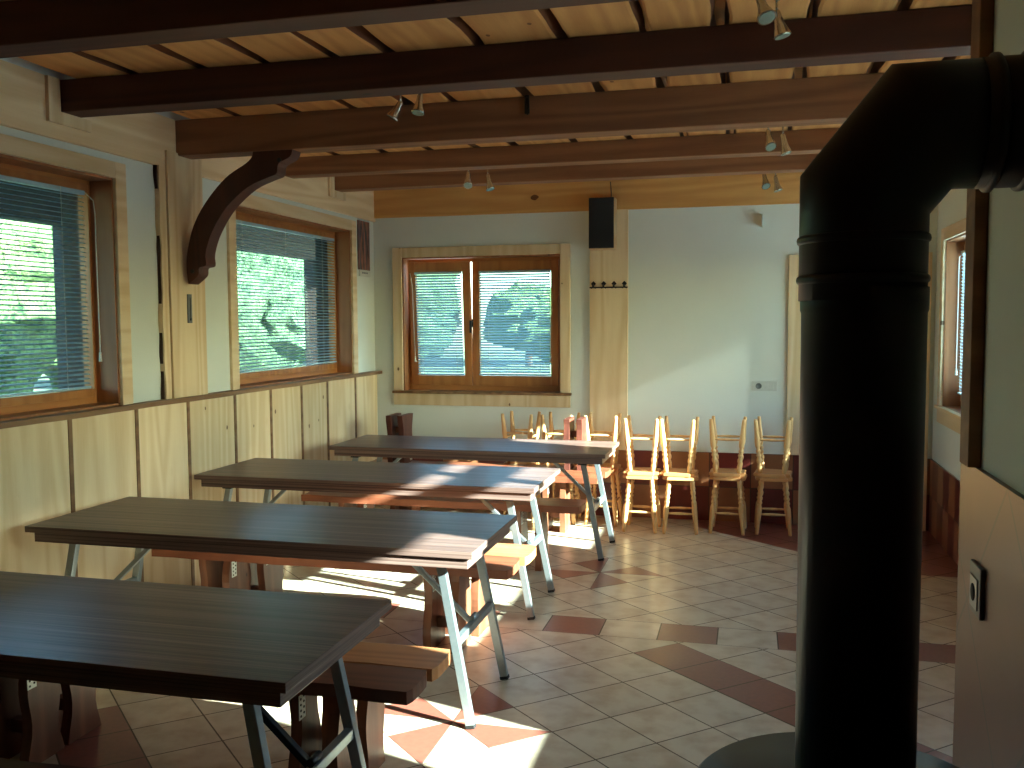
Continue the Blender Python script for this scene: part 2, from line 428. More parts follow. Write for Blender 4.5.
# ------------------------------------------------------------------ walls with openings
def wall(name, axis, face, thick, a0, a1, z0, z1, holes, mat='plaster'):
    """axis 0: wall plane x = face running along y; axis 1: plane y = face running along x. thick signed, away from the room"""
    m = MB(); A = sorted({a0, a1, *[h[0] for h in holes], *[h[1] for h in holes]})
    for u0, u1 in zip(A, A[1:]):
        zz = [(z0, z1)]
        for h in holes:
            if h[0] <= u0 and h[1] >= u1: zz = [(z0, h[2]), (h[3], z1)]
        for q0, q1 in zz:
            lo, hi = sorted((face, face + thick))
            if axis == 0: m.box(lo, hi, u0, u1, q0, q1)
            else: m.box(u0, u1, lo, hi, q0, q1)
    return struct(name, m, mat)
ZT = ZC + 0.12
W1 = (2.85, 4.24, 1.215, 2.41); W2 = (5.41, 7.22, 1.215, 2.415)
W3 = (-2.98, -1.555, 1.03, 2.215)
RA = (2.02+0.45, 2.86, 1.0, 2.22); RB = (3.46, 4.85, 1.0, 2.22); RC = (5.65, 7.36, 1.0, 2.22)
RA = (2.27, 2.95, 0.86, 2.04); RB = (3.46, 4.85, 1.10, 2.205)
wall('wall_left', 0, XL, -0.30, YF, YB, 0, ZT, [W1, W2])
wall('wall_back', 1, YB, 0.30, XL-0.3, XR+0.3, 0, ZT, [W3, (0.40, 1.25, 0.0, 2.10)])
wall('wall_right', 0, XR, 0.26, 2.2, YB, 0, ZT, [RA, RB, RC])
# stove wall: a thick block whose end (facing the back) leaves the window recess open
m = MB(); m.box(XN, XR+0.26, YF, 2.199, 0, ZT); m.box(XN, XN+0.12, 2.2, YN, 0, ZT); struct('wall_stove', m, 'plaster')
wall('wall_front', 1, YF, -0.2, XL-0.3, XR+0.3, 0, ZT, [], mat='door')  # unseen finish, dark wood picked to cut bounce light near the camera

# timber bands under the ceiling
m = MB(); m.box(XL, XL+0.025, YF, YB, 2.535, ZC); struct('trim_1', m, 'pine_y')
m = MB(); m.box(XL+0.025, XR, YB-0.03, YB, 2.565, ZC); struct('trim_2', m, 'band_x')
# pilaster board on the back wall
m = MB(); m.box(-1.302, -0.982, YB-0.035, YB, 0.567, 2.565, 0.004); struct('trim_3', m, 'pine_z')
# door casing
m = MB(); m.box(0.295, 0.40, YB-0.03, YB, 0.567, 2.16, 0.003); m.box(1.25, 1.345, YB-0.03, YB, 0.0, 2.16, 0.003)
m.box(0.40, 1.25, YB-0.03, YB, 2.06, 2.16, 0.003); struct('trim_4', m, 'pine_z')
# post on the left wall with a live-edge strip beside it
m = MB(); m.box(XL, XL+0.04, 4.665, 5.01, 1.215, 2.63, 0.004); struct('trim_5', m, 'pine_z')
m = MB()
pts = [(XL, 4.78, 1.215)]; n = 24
edge_ = [(4.60 + 0.004*math.sin(i*1.3) + 0.004*math.sin(i*0.5+1), 1.215 + (2.535-1.215)*i/n) for i in range(n+1)]
pts = [(XL, 4.658, 1.215), (XL, 4.658, 2.535)] + [(XL, y, z) for y, z in edge_[::-1]]
m.prism(pts, (0.03, 0, 0)); struct('trim_6', m, 'pine_z')
m = MB(); n = 60; zz = [1.218 + (2.535-1.218)*i/n for i in range(n+1)]
wv_ = [4.601 - max(0.001, 0.007*math.sin(5.3*z+1)+0.006*math.sin(13*z)+0.003*math.sin(31*z)) for z in zz]
m.prism([(XL+0.001, 4.606, zz[0]), (XL+0.001, 4.606, zz[-1])] + [(XL+0.001, y, z) for y, z in zip(wv_[::-1], zz[::-1])], (0.02, 0, 0))
struct('trim_7', m, 'dark_gap')  # dark wavy strip drawn for the gap at the live edge

# wainscot on the left wall: wide boards with brown cover strips, and the ledge on top
joints = [YF, -1.7, -1.2, -0.7, -0.2, 0.3, 0.8, 1.31, 1.81, 2.31, 2.82, 3.33, 3.838, 4.349, 4.828, 5.345, 5.809, 6.267, 6.704, 7.24, YB]
m = MB()
for a, b in zip(joints, joints[1:]): m.box(XL, XL+0.018, a+0.003, b-0.003, 0.0, 1.19, 0.002)
struct('trim_8', m, 'pine_z')
m = MB()
for j in joints[1:-1]: m.box(XL+0.018, XL+0.023, j-0.014, j+0.012, 0.0, 1.19)
struct('trim_9', m, 'ledge')
m = MB(); n = 60
out = [(XL+0.075+0.010*math.sin(i*0.9)+0.006*math.sin(i*2.3), YF + (YB-YF)*i/n) for i in range(n+1)]
m.prism([(XL-0.01, YF, 1.19), (XL-0.01, YB, 1.19)] + [(x, y, 1.19) for x, y in out[::-1]], (0, 0, 0.026)); struct('trim_10', m, 'ledge')

# tiled dados
m = MB(); m.box(XL+0.02, 0.40, YB-0.012, YB, 0, 0.567); m.box(1.345, XR, YB-0.012, YB, 0, 0.567); struct('trim_11', m, 'wt_back')
m = MB(); m.box(XR-0.012, XR, 2.2, YB-0.012, 0, 0.567); struct('trim_12', m, 'wt_right')
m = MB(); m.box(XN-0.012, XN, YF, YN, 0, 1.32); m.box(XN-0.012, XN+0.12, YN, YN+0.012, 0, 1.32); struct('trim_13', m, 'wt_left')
# corner timber of the stove wall
m = MB(); m.box(XN-0.028, XN, 2.225, 2.31, 1.32, ZC, 0.003); struct('trim_14', m, 'beam')

# ------------------------------------------------------------------ ceiling: live-edge boards laid along Y, set apart below a second layer
seams = []
x = -3.9
xs = [-3.16, -2.83, -2.46, -2.13, -1.80, -1.54, -1.13, -0.76, -0.43, -0.13, 0.22, 0.55, 0.86, 1.18, 1.5]
m = MB()
m.box(XL, XR+0.26, YF, YB, ZC+0.06, ZT)
def wavy(x, ph, amp, y): return x + amp*(math.sin(y*3.1+ph)+0.6*math.sin(y*7.7+ph*2.3)+0.35*math.sin(y*17+ph*5))
NY = 80
for a, b, i in zip(xs, xs[1:], range(99)):
    A = [(wavy(a+0.026, i*1.7, 0.008, YF+(YB-YF)*k/NY), YF+(YB-YF)*k/NY) for k in range(NY+1)]
    B = [(wavy(b-0.026, i*2.9+1, 0.008, YF+(YB-YF)*k/NY), YF+(YB-YF)*k/NY) for k in range(NY+1)]
    bb = bmesh.new()
    rows = []
    for (xa, y), (xb, _) in zip(A, B):
        rows.append([bb.verts.new(p) for p in ((xa-0.016, y, ZC+0.059), (xa, y, ZC+0.006), (xa+0.012, y, ZC), (xb-0.012, y, ZC), (xb, y, ZC+0.006), (xb+0.016, y, ZC+0.059))])
    for r, q in zip(rows, rows[1:]):
        for j in range(5): bb.faces.new((r[j], r[j+1], q[j+1], q[j])).material_index = 1 if j in (0, 4) else 0
    m.add(bb)
struct('ceiling', m, ['ceil', 'bark_shade_edge'])

# ceiling beams
beams = [(0.95, 2.66, 'beam_dark', None),
         (1.92, 2.66, 'beam_dark', None),
         (2.87, 2.66, 'beam_dark', 'dark brown ceiling beam crossing the top left corner of the photo, nearest the camera'),
         (3.84, 2.665, 'beam_dark', 'very dark ceiling beam, second from the camera, its left end set in a notched wall board'),
         (4.77, 2.615, 'beam', 'thick brown ceiling beam carried by the curved wooden brace'),
         (6.05, 2.69, 'beam', 'thin brown ceiling beam directly behind the one on the curved brace'),
         (6.86, 2.70, 'beam', 'rearmost brown ceiling beam, just in front of the back wall')]
for y, z, mt, lb in beams:
    if lb is None: continue
    m = MB(); m.box(XL+0.026, XR-0.002 if y > 2.5 else XN-0.05, y, y+0.14, z, ZC-0.001, 0.006)
    o = m.build('ceiling_beam', mt)
    tag(o, lb, 'beam', 'exposed beams across the ceiling')
# notched cleats where beams enter the left band
m = MB()
for y, z in ((3.84, 2.665), (6.86, 2.70)):
    m.box(XL+0.025, XL+0.045, y-0.09, y-0.01, z-0.06, ZC-0.002, 0.002); m.box(XL+0.025, XL+0.045, y-0.01, y+0.2, z-0.06, z-0.002, 0.002)
struct('trim_15', m, 'pine_z')

# curved brace from post to beam
def curve_pts(P, n=14):
    out = []
    Q = [P[0]] + P + [P[-1]]
    for i in range(1, len(Q)-2):
        for k in range(n):
            t = k/n; a, b, c, d = Q[i-1], Q[i], Q[i+1], Q[i+2]
            out.append(tuple(0.5*((2*b[j]) + (-a[j]+c[j])*t + (2*a[j]-5*b[j]+4*c[j]-d[j])*t*t + (-a[j]+3*b[j]-3*c[j]+d[j])*t**3) for j in range(2)))
    out.append(P[-1]); return out
outer = [(-3.165, 1.88), (-3.175, 1.96), (-3.168, 2.06), (-3.12, 2.22), (-3.03, 2.36), (-2.90, 2.49), (-2.77, 2.565), (-2.73, 2.60), (-2.72, 2.634)]
inner = [(-2.47, 2.634), (-2.49, 2.59), (-2.56, 2.555), (-2.575, 2.50), (-2.63, 2.48), (-2.76, 2.43), (-2.90, 2.32), (-3.00, 2.18), (-3.045, 2.06), (-3.045, 1.99), (-3.09, 1.975), (-3.10, 1.93), (-3.165, 1.88)]
pl = curve_pts(outer, 5) + curve_pts(inner, 4)[:-1]
pl = [p for i, p in enumerate(pl) if i == 0 or (abs(p[0]-pl[i-1][0]) + abs(p[1]-pl[i-1][1])) > 1e-4]
m = MB(); pl = [(max(x*0.984-0.055, -3.208), min(1.65+(z-1.65)*0.984, 2.6145)) for x, z in pl]
m.prism([(x, 4.775, z) for x, z in pl], (0, 0.10, 0))
br = thing('wooden_brace', 'dark curved wooden brace between the left wall post and the ceiling beam', 'brace', (-3.16, 4.93, 1.88))
o = m.build('brace_board', 'brace', br); o.location = (3.16, -4.93, -1.88)
for x, z in ((-3.14, 1.95), (-2.568, 2.56)):
    m = MB(); m.along((x, 4.768, z), (x, 4.778, z), [(0.012, 0), (0.012, 1)], 10)
    o = m.build('bolt', 'metal_dark', br); o.location = (3.16, -4.93, -1.88)

# ------------------------------------------------------------------ windows
def P3(axis, a, b, z):   # a across the wall plane (depth), b along the wall
    return (a, b, z) if axis == 0 else (b, a, z)
def bx(m, axis, a0, a1, b0, b1, z0, z1, bev=0.0):
    a0, a1 = sorted((a0, a1))
    if axis == 0: m.box(a0, a1, b0, b1, z0, z1, bev)
    else: m.box(b0, b1, a0, a1, z0, z1, bev)
def window(idx, axis, face, sgn, hole, depth, mull=(), trim=0.085, sash=0.055, frame=0.035, sashv=None, bottom_trim=False, transom=None, glass_=True, tilt_first=False, reveal_mat='reveal'):
    """sgn: direction out of the room along the depth axis"""
    b0, b1, z0, z1 = hole
    al = 'frame_y' if axis == 0 else 'frame_x'
    # reveal boards lining the opening (parent = the window object itself)
    fr = MB(); A = face + sgn*depth; Bk = A + sgn*0.06
    bx(fr, axis, A, Bk, b0, b0+frame, z0, z1, 0.003); bx(fr, axis, A, Bk, b1-frame, b1, z0, z1, 0.003)
    bx(fr, axis, A, Bk, b0+frame, b1-frame, z0, z0+frame+0.015, 0.003); bx(fr, axis, A, Bk, b0+frame, b1-frame, z1-frame, z1, 0.003)
    if transom: bx(fr, axis, A, Bk, b0+frame, b1-frame, transom[0], transom[1], 0.003)
    if transom:
        for q in mull: bx(fr, axis, A, Bk, q-0.055, q+0.055, transom[1], z1-frame, 0.003)
    root = struct('window_%d' % idx, fr, al)
    rv = MB(); t = 0.012; i0 = face - sgn*0.002
    bx(rv, axis, i0, A, b0, b0+t, z0, z1); bx(rv, axis, i0, A, b1-t, b1, z0, z1); bx(rv, axis, i0, A, b0, b1, z1-t, z1); bx(rv, axis, i0, A, b0, b1, z0, z0+t)
    rv.build('reveal_board', reveal_mat, root)
    if trim:
        tm = MB(); T = face - sgn*0.022; n = 18
        bx(tm, axis, T, face, b0-trim, b0, z0-(0.0), z1+trim, 0.004); bx(tm, axis, T, face, b1, b1+trim, z0, z1+trim, 0.004)
        bx(tm, axis, T, face, b0, b1, z1, z1+trim, 0.004)
        if bottom_trim: bx(tm, axis, T, face, b0-trim, b1+trim, z0-0.115, z0-0.012, 0.004)
        tm.build('window_trim', 'pine_z' if axis == 1 else 'pine_y', root)
    if bottom_trim:
        tm = MB(); bx(tm, axis, A, face - sgn*0.04, b0-trim-0.01, b1+trim+0.01, z0-0.012, z0+0.012, 0.004); tm.build('window_sill', 'ledge' if axis == 1 else 'pine_y', root)
    # sashes
    sashv = sashv or sash
    E = [b0+frame] + list(mull) + [b1-frame]
    for k, (s0, s1) in enumerate(zip(E, E[1:])):
        lo = z0+frame+0.015; hi = (transom[0] if transom else z1-frame)
        sm = MB(); a = A - sgn*0.012; b = A + sgn*0.038
        s0_, s1_ = s0+0.002, s1-0.002
        bx(sm, axis, a, b, s0_, s0_+sash, lo, hi, 0.004); bx(sm, axis, a, b, s1_-sash, s1_, lo, hi, 0.004)
        bx(sm, axis, a, b, s0_+sash, s1_-sash, lo, lo+sashv, 0.004); bx(sm, axis, a, b, s0_+sash, s1_-sash, hi-sashv, hi, 0.004)
        so_ = sm.build('window_sash', 'frame_z', root)
        g = MB(); c = A + sgn*0.02; bx(g, axis, c, c+sgn*0.004, s0_+sash-0.004, s1_-sash+0.004, lo+sashv-0.004, hi-sashv+0.004)
        g.build('window_pane', 'glass', so_)
        if tilt_first and k == 0:
            piv = Vector(P3(axis, a, 0, lo)); R = Matrix.Rotation(math.radians(4.2), 4, 'X')
            so_.matrix_world = Matrix.Translation(piv) @ R @ Matrix.Translation(-piv)
            root['tilt'] = 1
    if transom:
        g = MB(); c = A + sgn*0.02; bx(g, axis, c, c+sgn*0.004, b0+frame, b1-frame, transom[1], z1-frame); g.build('window_pane', 'glass', root)
    return root
win1 = window(1, 0, XL, -1, W1, 0.13, frame=0.034, sash=0.008, sashv=0.042)
win2 = window(2, 0, XL, -1, W2, 0.13, frame=0.034, sash=0.008, sashv=0.042)
win3 = window(3, 1, YB, 1, W3, 0.12, mull=(-2.372,), frame=0.04, sash=0.066, sashv=0.088, bottom_trim=True, tilt_first=True)
win4 = window(4, 0, XR, 1, RC, 0.12, mull=(6.64,), trim=0.09, bottom_trim=True)
win5 = window(5, 0, XR, 1, RB, 0.12, mull=(4.19,), transom=(2.015, 2.09), trim=0.09, bottom_trim=True)
win6 = window(6, 0, XR, 1, RA, 0.12, trim=0.0)

# added dark boards that put shade on the outer jambs of the left windows
for wr, hw in ((win1, W1), (win2, W2)):
    m = MB(); xa, xb = XL-0.31, XL-0.192
    m.box(xa, xb, hw[1]-0.012, hw[1]+0.0, hw[2], hw[3]); m.box(xa, xb, hw[0], hw[0]+0.012, hw[2], hw[3]); m.box(xa, xb, hw[0], hw[1], hw[3]-0.012, hw[3])
    m.build('jamb_shade_board', 'eave', wr)
# handle of the back window
h = MB(); h.box(-2.383, -2.361, YB+0.098, YB+0.106, 1.60, 1.67, 0.002); h.along((-2.372, YB+0.098, 1.65), (-2.372, YB+0.06, 1.65), [(0.008, 0), (0.008, 1)], 8)
h.box(-2.381, -2.363, YB+0.05, YB+0.062, 1.55, 1.66, 0.003); h.build('window_handle', 'metal_dark', win3)

# venetian blinds
def blind(label, axis, A, sgn, b0, b1, ztop, zbot, tilt=12, cord_at=None, pitch=0.0235, slat=0.025, rot=None):
    th = thing('venetian_blind', label, 'blind', P3(axis, A, (b0+b1)/2, ztop), 0, 'venetian blinds in the windows')
    L = Vector(th.location)
    m = MB(); n = int((ztop-zbot-0.03)/pitch); ti = math.radians(tilt)
    for k in range(n):
        z = ztop - 0.035 - k*pitch
        b = bmesh.new(); pr = []
        for q in (-1, -0.5, 0, 0.5, 1):
            a = q*slat/2; dz = 0.0018*(1-q*q)
            pr.append((A + sgn*(a*math.cos(ti)), z + a*math.sin(ti) + dz))
        lo = [b.verts.new(P3(axis, a, b0+0.004, zz)) for a, zz in pr]; hi = [b.verts.new(P3(axis, a, b1-0.004, zz)) for a, zz in pr]
        for j in range(4): fc = b.faces.new((lo[j], lo[j+1], hi[j+1], hi[j])); fc.smooth = True
        bmesh.ops.translate(b, vec=-L, verts=b.verts); m.add(b)
    sl = m.build('slats', 'slat', th)
    m = MB(); bx(m, axis, A-0.013, A+0.013, b0, b1, ztop-0.022, ztop, 0.002)
    o = m.build('headrail', 'slat', th); o.location = -L
    zb = ztop - 0.035 - n*pitch
    m = MB(); bx(m, axis, A-0.012, A+0.012, b0, b1, zb-0.006, zb+0.006, 0.002)
    o = m.build('bottom_rail', 'slat', th); o.location = -L
    nb = 2 if b1-b0 < 1.2 else 3
    for k in range(nb):
        m = MB()
        bb_ = b0 + (b1-b0)*(0.14 + 0.72*k/(nb-1)); m.tube([P3(axis, A-sgn*0.014, bb_, ztop), P3(axis, A-sgn*0.014, bb_, zb)], 0.0012, 5)
        o = m.build('ladder_cord', 'cord', th); o.location = -L
    if cord_at is not None:
        c, zl = cord_at; m = MB(); a = A - sgn*0.05
        m.tube([P3(axis, A-sgn*0.015, c-0.03, ztop-0.01), P3(axis, a, c-0.01, ztop-0.05), P3(axis, a, c, ztop-0.12), P3(axis, a, c, (ztop+zl)/2), P3(axis, a, c+0.003, zl)], 0.003, 6)
        m.along(P3(axis, a, c+0.003, zl-0.05), P3(axis, a, c+0.003, zl), [(0.009, 0), (0.006, 1)], 8)
        o = m.build('pull_cord', 'cord', th); o.location = -L
    if rot is not None:
        piv, R = rot; th.matrix_world = Matrix.Translation(piv) @ R @ Matrix.Translation(-piv) @ Matrix.Translation(L)
    return th
fr_ = 0.035 + 0.055
blind('venetian blind in the left wall window nearest the camera, greenery behind', 0, XL-0.115, -1, W1[0]+0.045, W1[1]-0.085, W1[3]-0.072, W1[2]+0.09, tilt=20, cord_at=(W1[1]-0.06, 1.5))
blind('venetian blind in the left wall window beyond the curved brace', 0, XL-0.115, -1, W2[0]+0.045, W2[1]-0.080, W2[3]-0.072, W2[2]+0.09, tilt=20)
piv = Vector((0, YB+0.108, W3[2]+0.05)); R_ = Matrix.Rotation(math.radians(4.2), 4, 'X')
blind('narrow venetian blind in the tilted left sash of the back wall window', 1, YB+0.095, 1, W3[0]+0.108, -2.372-0.069, W3[3]-0.125, W3[2]+0.14, tilt=42, rot=(piv, R_), cord_at=(W3[0]+0.10, 1.35))
blind('wide venetian blind in the right sash of the back wall window', 1, YB+0.095, 1, -2.372+0.069, W3[1]-0.108, W3[3]-0.125, W3[2]+0.14, tilt=42, cord_at=(W3[1]-0.10, 1.35))
blind('venetian blind in the narrow strip of right wall window seen behind the stove pipe', 0, XR+0.095, 1, 6.64+0.035, RC[1]-fr_+0.02, RC[3]-0.085, RC[2]+0.10, tilt=-35, cord_at=(RC[1]-fr_-0.12, 1.30))

# ------------------------------------------------------------------ back door
m = MB(); m.box(0.41, 1.24, YB+0.10, YB+0.145, 0.01, 2.09, 0.003)
for z0_, z1_ in ((0.2, 0.95), (1.15, 1.95)):
    for xa, xb in ((0.50, 0.79), (0.86, 1.15)):
        m.box(xa, xb, YB+0.088, YB+0.10, z0_, z1_, 0.006)
dr = struct('door_1', m, 'door')
m = MB(); m.box(0.44, 0.47, YB+0.08, YB+0.10, 0.98, 1.14, 0.004); m.along((0.455, YB+0.08, 1.08), (0.455, YB+0.03, 1.08), [(0.009, 0), (0.009, 1)], 10); m.bar((0.455, YB+0.035, 1.08), (0.56, YB+0.035, 1.08), 0.016, 0.016, 0.004)
m.build('door_handle', 'chrome', dr)

# ------------------------------------------------------------------ tables
def make_table(label, x0_, x1_, yc, W=0.71):
    L = x1_ - x0_
    t = thing('folding_table', label, 'table', ((x0_+x1_)/2, yc, 0), 0, 'long folding tables in a row')
    h = L/2
    m = MB(); m.box(-h, h, -W/2, W/2, 0.722, 0.75, 0.002); m.build('tabletop', 'laminate', t)
    m = MB(); m.box(-h+0.04, h-0.022, -W/2+0.012, W/2-0.05, 0.679, 0.7215, 0.002); m.build('lower_board', 'laminate', t)
    for s in (1, -1):
        xt, xf = s*(h-0.17), s*(h-0.04)
        leg = []
        for q in (-1, 1):
            m = MB(); a = Vector((xt, q*0.245, 0.677)); b = Vector((xf, q*0.268, 0.012))
            m.bar(a, b, 0.036, 0.030, 0.003, up=(0, 1, 0))
            lg = m.build('leg', 'metal', t)
            d = (b-a).normalized()
            m = MB(); m.bar(b - d*0.006, b + d*0.010, 0.039, 0.033, 0.003, up=(0, 1, 0)); m.build('foot_cap', 'rubber', lg)
            leg.append((a, b))
        f_ = 0.50
        p = leg[0][0].lerp(leg[0][1], f_); q_ = leg[1][0].lerp(leg[1][1], f_)
        m = MB(); m.bar(p, q_, 0.028, 0.034, 0.003); m.build('crossbar', 'metal', t)
        mid = (p+q_)/2
        m = MB(); m.bar(mid + Vector((-s*0.005, 0, 0.0)), (s*(h-0.46), 0, 0.668), 0.022, 0.022, 0.003)
        m.along(mid + Vector((0, -0.03, 0.03)), mid + Vector((0, 0.03, 0.03)), [(0.013, 0), (0.013, 1)], 8)
        m.box(s*(h-0.46)-0.04, s*(h-0.46)+0.04, -0.03, 0.03, 0.668, 0.679)
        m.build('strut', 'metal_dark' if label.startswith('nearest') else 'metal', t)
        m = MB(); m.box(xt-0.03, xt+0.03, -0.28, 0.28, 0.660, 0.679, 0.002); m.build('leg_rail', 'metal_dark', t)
    return t
make_table('nearest folding table, cut by the left edge of the photo', -3.16, -1.115, 2.40)
make_table('second folding table from the camera, sunlit at its right corner', -3.125, -1.04, 3.765, 0.72)
make_table('third folding table from the camera, two pale sun patches on its striped top', -3.19, -1.115, 5.16)
make_table('rearmost folding table, standing in front of the upturned bench and stools', -2.965, -0.935, 6.50, 0.70)

# ------------------------------------------------------------------ benches
def leg_outline(w, h, ph):
    n = 10; R = [(w/2 + 0.012*math.sin(i*0.9+ph) + 0.02*(1-i/n), h*i/n) for i in range(n+1)]
    Lf = [(-w/2 + 0.012*math.sin(i*0.8+ph*2+1) - 0.02*(1-i/n), h*i/n) for i in range(n+1)]
    return R, Lf
def make_bench(label, x0_, x1_, yc, mat, W=0.26, flip=False, group='rustic benches between the tables', twin=True, z=0.0):
    L = x1_-x0_; h = L/2
    t = thing('wooden_bench', label, 'bench', ((x0_+x1_)/2, yc, z), 0, group)
    m = MB(); n = 16; top = 0.445
    out = [(-h + 0.01*math.sin(k), -W/2 + W*k/6) for k in range(6, -1, -1)] + [(-h + L*i/n, -W/2 + 0.006*math.sin(i*1.9)) for i in range(1, n)] \
        + [(h - (0.012 if k in (0, 6) else 0.002 if k in (1, 5) else 0), -W/2 + W*k/6) for k in range(7)] + [(h - L*i/n, W/2 + 0.006*math.sin(i*1.3)) for i in range(1, n)]
    m.prism([(x, y, top-0.045) for x, y in out], (0, 0, 0.045)); m.build('seat', mat, t)
    for s in (1, -1):
        for j, ins in enumerate((0.22, 0.32) if flip else (0.29, 0.43)):
            m = MB(); R, Lf = leg_outline(0.19 if W > 0.24 else 0.13, 0.3995, j+s+2)
            m.prism([(s*(h-ins)-0.02, y, zz) for y, zz in R] + [(s*(h-ins)-0.02, y, zz) for y, zz in Lf[::-1]], (0.042, 0, 0))
            m.build('leg', 'benchleg_shade' if flip else 'benchleg', t)
        m = MB(); c0 = h-0.27 if flip else h-0.36; w0 = 0.029 if flip else 0.049
        m.box(s*c0-w0, s*c0+w0, -0.02, 0.02, 0.10, 0.15, 0.003)
        m.build('stretcher', 'benchleg', t)
        xx = s*(h-(0.32 if flip else 0.43))+0.0225
        m = MB(); m.mi = 0; m.box(xx, xx+0.003, -0.085, -0.04, 0.30, 0.385, 0.0005); m.mi = 1
        for a in range(2):
            for b in range(4): m.along((xx+0.003, -0.074+a*0.022, 0.312+b*0.02+a*0.006), (xx+0.0045, -0.074+a*0.022, 0.312+b*0.02+a*0.006), [(0.0045, 0), (0.0045, 1)], 8)
        m.build('angle_plate', ['bracket_white', 'black'], t)
    if flip:
        t.rotation_euler = (PI, 0, 0); t.location.z = 0.445*2
    return t
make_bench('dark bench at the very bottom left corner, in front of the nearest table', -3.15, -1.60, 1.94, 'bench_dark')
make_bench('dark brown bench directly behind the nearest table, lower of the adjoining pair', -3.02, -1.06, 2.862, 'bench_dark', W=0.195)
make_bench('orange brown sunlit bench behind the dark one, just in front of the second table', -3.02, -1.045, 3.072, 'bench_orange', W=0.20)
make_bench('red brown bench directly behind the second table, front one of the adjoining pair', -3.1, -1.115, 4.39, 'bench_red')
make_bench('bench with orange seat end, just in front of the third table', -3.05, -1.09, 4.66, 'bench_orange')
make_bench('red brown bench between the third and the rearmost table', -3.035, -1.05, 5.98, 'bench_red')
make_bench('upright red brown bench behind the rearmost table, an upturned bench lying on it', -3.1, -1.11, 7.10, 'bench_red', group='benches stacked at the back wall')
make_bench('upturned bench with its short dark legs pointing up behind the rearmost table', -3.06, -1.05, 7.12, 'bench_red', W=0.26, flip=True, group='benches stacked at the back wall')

# ------------------------------------------------------------------ stools
LEGP = [(0.0120, 0), (0.0145, 0.06), (0.0185, 0.28), (0.0215, 0.42), (0.0200, 0.50), (0.0120, 0.555), (0.0185, 0.58), (0.0190, 0.60), (0.0120, 0.63), (0.0190, 0.66), (0.0195, 0.68),
        (0.0125, 0.71), (0.0200, 0.75), (0.0200, 0.79), (0.0130, 0.83), (0.0185, 0.88), (0.0170, 0.94), (0.0165, 1.0)]
def make_stool():
    t = thing('wooden_stool', 'x', 'stool')
    m = MB(); b = bmesh.new(); bmesh.ops.create_cube(b, size=1)
    bmesh.ops.scale(b, vec=(0.272, 0.272, 0.028), verts=b.verts)
    ve = [e for e in b.edges if abs(e.verts[0].co.z - e.verts[1].co.z) > 0.01]
    bmesh.ops.bevel(b, geom=ve, offset=0.035, segments=4, affect='EDGES')
    he = [e for e in b.edges if abs(e.verts[0].co.z - e.verts[1].co.z) < 0.001 and len(e.link_faces) == 2 and abs(e.calc_face_angle(0)) > 1]
    bmesh.ops.bevel(b, geom=he, offset=0.005, segments=2, affect='EDGES')
    bmesh.ops.translate(b, vec=(0, 0, 0.431), verts=b.verts); m.add(b); m.build('seat', 'stool_seat', t)
    F = {}
    for sx in (-1, 1):
        for sy in (-1, 1):
            a, c = Vector((sx*0.124, sy*0.124, 0.0)), Vector((sx*0.088, sy*0.088, 0.417)); F[sx, sy] = (a, c)
            m = MB(); m.along(a, c, LEGP, 14); m.build('leg', 'stool', t)
    def at(k, f_): return F[k][0].lerp(F[k][1], f_)
    SP = [(0.006, 0), (0.0085, 0.2), (0.011, 0.5), (0.0085, 0.8), (0.006, 1)]
    for k0, k1, f_ in (((-1, -1), (1, -1), 0.38), ((-1, 1), (1, 1), 0.38), ((-1, -1), (-1, 1), 0.47), ((1, -1), (1, 1), 0.47)):
        m = MB(); m.along(at(k0, f_), at(k1, f_), SP, 10); m.build('stretcher', 'stool', t)
    return t
proto = make_stool()
SX = [(-1.83, 7.45, 'the stack farthest left behind the rearmost table'), (-1.49, 7.44, 'the second stool stack from the left'),
      (-1.14, 7.44, 'the stack between upturned bench and pine pilaster'),
      (-0.812, 7.37, 'the first stool stack right of the pine pilaster'), (-0.512, 7.38, 'the second stool stack right of the pine pilaster'),
      (-0.15, 7.46, 'the second stool stack left of the door casing'), (0.19, 7.50, 'the stack standing right beside the door casing')]
first = True
# the last value: stacks along the back wall
for i, (x, y, where) in enumerate(SX):
    for lvl in (0, 1):
        o = proto if first else copy_tree(proto); first = False
        lb = ('upright stool, bottom of ' if lvl == 0 else 'upturned stool, top of ') + where
        o['label'] = lb; o['group'] = 'pale stools stacked seat to seat along the back wall'
        yy = y - 0.10 if i > 2 else y
        o.location = (x, yy, 0) if lvl == 0 else (x + random.uniform(-0.012, 0.012), yy + random.uniform(-0.01, 0.01), 0.891)
        r = random.uniform(-0.07, 0.07)
        o.rotation_euler = (0, 0, r) if lvl == 0 else (PI, 0, r + random.uniform(-0.06, 0.06))

# ------------------------------------------------------------------ stove with its pipe
SC = Vector((0.172, 1.576, 0)); ST = 0.855
st = thing('wood_stove', 'black round wood stove with a thick black pipe turning into the right wall', 'stove', SC)
m = MB(); m.lathe([(0.20, 0.06), (0.24, 0.07), (0.24, 0.82), (0.235, 0.831)], None, 48); 
m.build('body', 'enamel', st)
m = MB(); m.lathe([(0.22, 0.83), (0.256, 0.832), (0.263, 0.84), (0.262, 0.85), (0.256, 0.855), (0.0, 0.855)], None, 64); m.build('top_plate', 'enamel', st)
for a in (45, 135, 225, 315):
    m = MB(); m.along((0.17*math.cos(math.radians(a)), 0.17*math.sin(math.radians(a)), 0), (0.17*math.cos(math.radians(a)), 0.17*math.sin(math.radians(a)), 0.065), [(0.02, 0), (0.025, 1)], 12); m.build('leg', 'enamel', st)
m = MB()
dm = Matrix.Rotation(math.radians(200), 4, 'Z')
m.box(-0.13, 0.13, -0.262, -0.225, 0.32, 0.70, 0.01, dm); dd = m.build('door', 'enamel', st)
